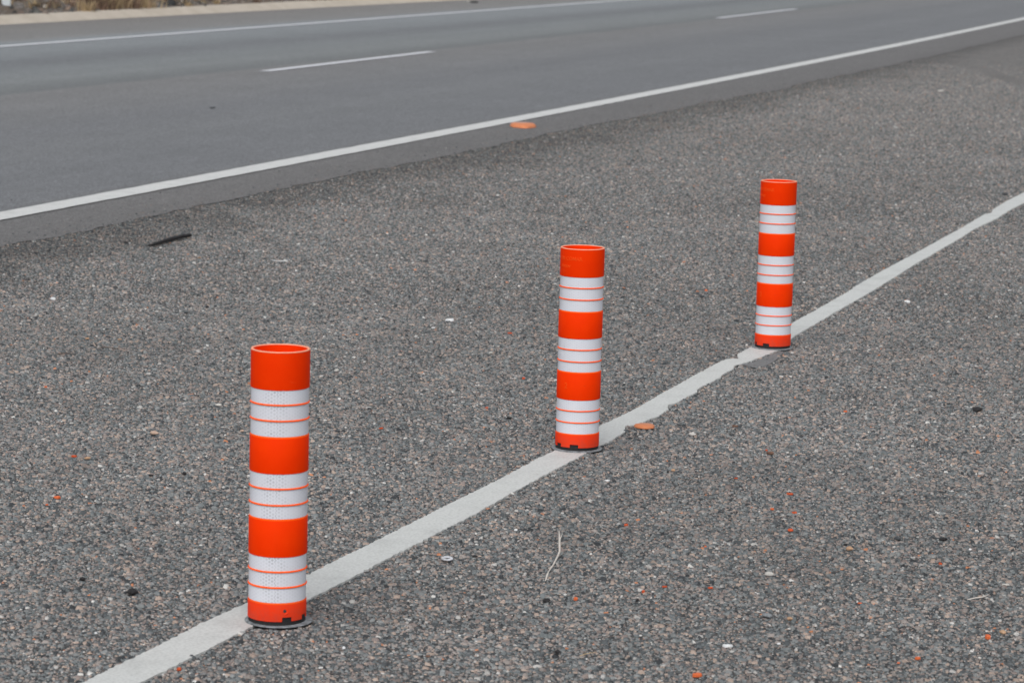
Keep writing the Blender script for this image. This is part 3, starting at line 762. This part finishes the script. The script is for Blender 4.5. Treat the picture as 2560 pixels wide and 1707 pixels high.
# orange remnants
def puck(name, px, py, w, d, h, seed, mat, lab, cat, rot=0):
    r = random.Random(seed); bm = bmesh.new(); k = 36; prof_ = [(1.0, 0), (.97, .45), (.86, .85), (.62, 1.0), (.3, .95)]
    rings = []
    for j, (q, z) in enumerate(prof_):
        rings.append([bm.verts.new((q * w / 2 * math.cos(a) * (1 + .06 * math.sin(3 * a + seed) + .03 * math.sin(7 * a)), q * d / 2 * math.sin(a) * (1 + .05 * math.cos(4 * a)), z * h)) for a in [2 * math.pi * i / k for i in range(k)]])
    for a, b in zip(rings[:-1], rings[1:]):
        for i in range(k): bm.faces.new((a[i], a[(i + 1) % k], b[(i + 1) % k], b[i]))
    bm.faces.new(rings[-1]); o = bm_obj(name, bm, mat, None, True); x, y = un(px, py); o.location = (x, y, .006); o.rotation_euler = (0, 0, rot)
    return tag(o, lab, cat)
def m_faded():
    k = N('faded_orange_plastic'); co = k.n('TexCoord').outputs['Object']; s = k.n('SeparateXYZ'); k.l(co, s.inputs[0])
    f = k.math('ADD', k.rng(s.outputs[1], -.02, .08, 0, .9), k.math('MULTIPLY', k.math('SUBTRACT', k.noise(co, 30, 5, .7), .5), .8))
    return k.pr(k.mix(k.math('MAXIMUM', k.math('MINIMUM', f, 1.0), 0.0), (.60, .21, .09, 1), (.38, .30, .27, 1)), .7, .3)
M_FD = m_faded()
puck('post_stub', 1306, 318, .25, .50, .034, 2, M_FD, 'flat faded orange stub of a post lying beside the road edge line', 'post remnant', .1)
puck('plastic_fragment', 1612, 1071, .080, .085, .012, 5, M_FD, 'small faded orange remnant against the shoulder line, right of the middle post', 'post remnant')

# ------------------------------------------------------------------ road debris, far side things
o = bm_obj('rubber_scrap', stone_mesh(.22, .4, .05, 91), M_BLK); x, y = un(1186, 8); o.location = (x, y, .02)
tag(o, 'small dark scrap beyond the far edge line at the top of the photo', 'scrap')
o = bm_obj('plastic_scrap', stone_mesh(.07, .2, .03, 92), MC['pale']); x, y = un(1170, 6); o.location = (x, y, .02)
tag(o, 'pale scrap touching the left end of the dark scrap at the top', 'scrap')
o = bm_obj('rubber_scrap', slab_mesh(.06, .14, .005, 93), MC['dark']); x, y = un(531, 272); o.location = (x, y, .012)
tag(o, 'tiny dark scrap lying in the near lane at the upper left', 'scrap')
# guide post in the verge
bx, by = un(16, 13, .14); t = bpy.data.objects.new('guide_post', None); C.objects.link(t); t.location = (bx, by, .10)
tag(t, 'white guide post standing in the dry grass, cut by the top left corner', 'guide post')
bm = bmesh.new(); bmesh.ops.create_cube(bm, size=1); bmesh.ops.scale(bm, verts=bm.verts, vec=(.165, .06, 1.05)); bmesh.ops.translate(bm, verts=bm.verts, vec=(0, 0, .525))
bmesh.ops.bevel(bm, geom=[e for e in bm.edges if abs((e.verts[0].co - e.verts[1].co).z) > .5], offset=.02, segments=3, affect='EDGES')
bm_obj('shaft', bm, simple('white_post_paint', (.56, .60, .62), .6, .08, 8), t)
bm = bmesh.new(); bmesh.ops.create_cube(bm, size=1); bmesh.ops.scale(bm, verts=bm.verts, vec=(.08, .01, .18)); bmesh.ops.translate(bm, verts=bm.verts, vec=(0, -.034, .86))
bm_obj('reflector', bm, MC['red'], t)

# rocks in the verge
M_RK = simple('verge_rock', (.26, .235, .21), .9, .35, 12, .2, .5)
gr = []
# dry grass: tussocks of thin bent blades, one mass
def blades():
    r = np.random.default_rng(21); V = []; F = []; Cc = []
    tus = []
    for _ in range(1500):
        y = r.uniform(40, 92); dx = r.uniform(.35, 9.5) ** 1.0
        # bare gravelly strip by the kerb except where tussocks lean over it
        wgt = .25 + .75 * (vnoise(y * .9 + dx * .5, 51, .8) > -.05)
        if dx < 1.6 and r.uniform() > .22: continue
        if r.uniform() > wgt: continue
        tus.append((y, dx, r.uniform(.08, .24), r.uniform(10, 34)))
    for px, py, s in ((215, 28, .6), (255, 24, .75), (290, 22, .8), (325, 22, .75), (360, 20, .65), (235, 14, .7), (300, 10, .8), (130, 14, .35), (95, 22, .3), (420, 6, .45), (540, 10, .3), (640, 8, .25), (470, 16, .25)):
        x, y = un(px, py, .14); tus.append((y, float(cx(kerb_c, y)) - x, s * .42, 150 * s))
    for y, dx, hgt, nb in tus:
        if dx < .25: continue
        if abs((float(cx(kerb_c, y)) - dx) / y - bx / by) < .009 and y < by + .3: continue
        x0 = float(cx(kerb_c, y)) - dx; tone = r.uniform(.6, 1.25); hue = r.uniform()
        base = np.array([.33, .25, .15]) if hue < .5 else (np.array([.19, .125, .09]) if hue < .8 else np.array([.10, .08, .062]))
        for _b in range(int(nb)):
            a = r.uniform(0, 6.28); rr = abs(r.normal(0, hgt * .55)); h = hgt * r.uniform(.4, 1.1); ln = r.uniform(.1, .8) * h
            bx_, by_ = x0 + math.cos(a) * rr, y + math.sin(a) * rr; w = r.uniform(.004, .012); b2 = r.uniform(0, 6.28); c = base * tone * r.uniform(.6, 1.35)
            dxx, dyy = math.cos(a) * ln, math.sin(a) * ln; wx, wy = math.cos(b2) * w, math.sin(b2) * w; i = len(V)
            V += [(bx_ - wx, by_ - wy, .12), (bx_ + wx, by_ + wy, .12), (bx_ + dxx * .35 + wx * .8, by_ + dyy * .35 + wy * .8, .13 + h * .6), (bx_ + dxx * .35 - wx * .8, by_ + dyy * .35 - wy * .8, .13 + h * .6), (bx_ + dxx, by_ + dyy, .13 + h)]
            F += [(i, i + 1, i + 2, i + 3), (i + 3, i + 2, i + 4)]; Cc += [c] * 5
    k = N('dry_grass'); k.pr(k.n('Attribute', attribute_name='tone').outputs['Color'], .9, .15)
    o = mesh_obj('dry_grass', V, F, k.m); at = o.data.color_attributes.new('tone', 'FLOAT_COLOR', 'POINT')
    cc = np.ones((len(V), 4), dtype=np.float32); cc[:, :3] = np.array(Cc); at.data.foreach_set('color', cc.ravel()); return o
tag(blades(), 'dry straw coloured grass tussocks behind the kerb at the top left', 'grass', kind='stuff')
r2 = np.random.default_rng(4); yy = r2.uniform(44, 90, 2600); dd = r2.uniform(.3, 8, 2600) ** 1.0
xy = np.stack([cx(kerb_c, yy) - dd, yy], 1); sz = np.exp(r2.normal(math.log(.035), .5, 2600)).clip(.015, .13)
colr = pick(2600, r2, .62) * np.array([1.08, 1.0, .92]); g2 = chips('verge_gravel', xy, sz, sz * .6, colr, 8, .14)
tag(g2, 'loose stones scattered over the bare verge behind the kerb', 'gravel', kind='stuff')
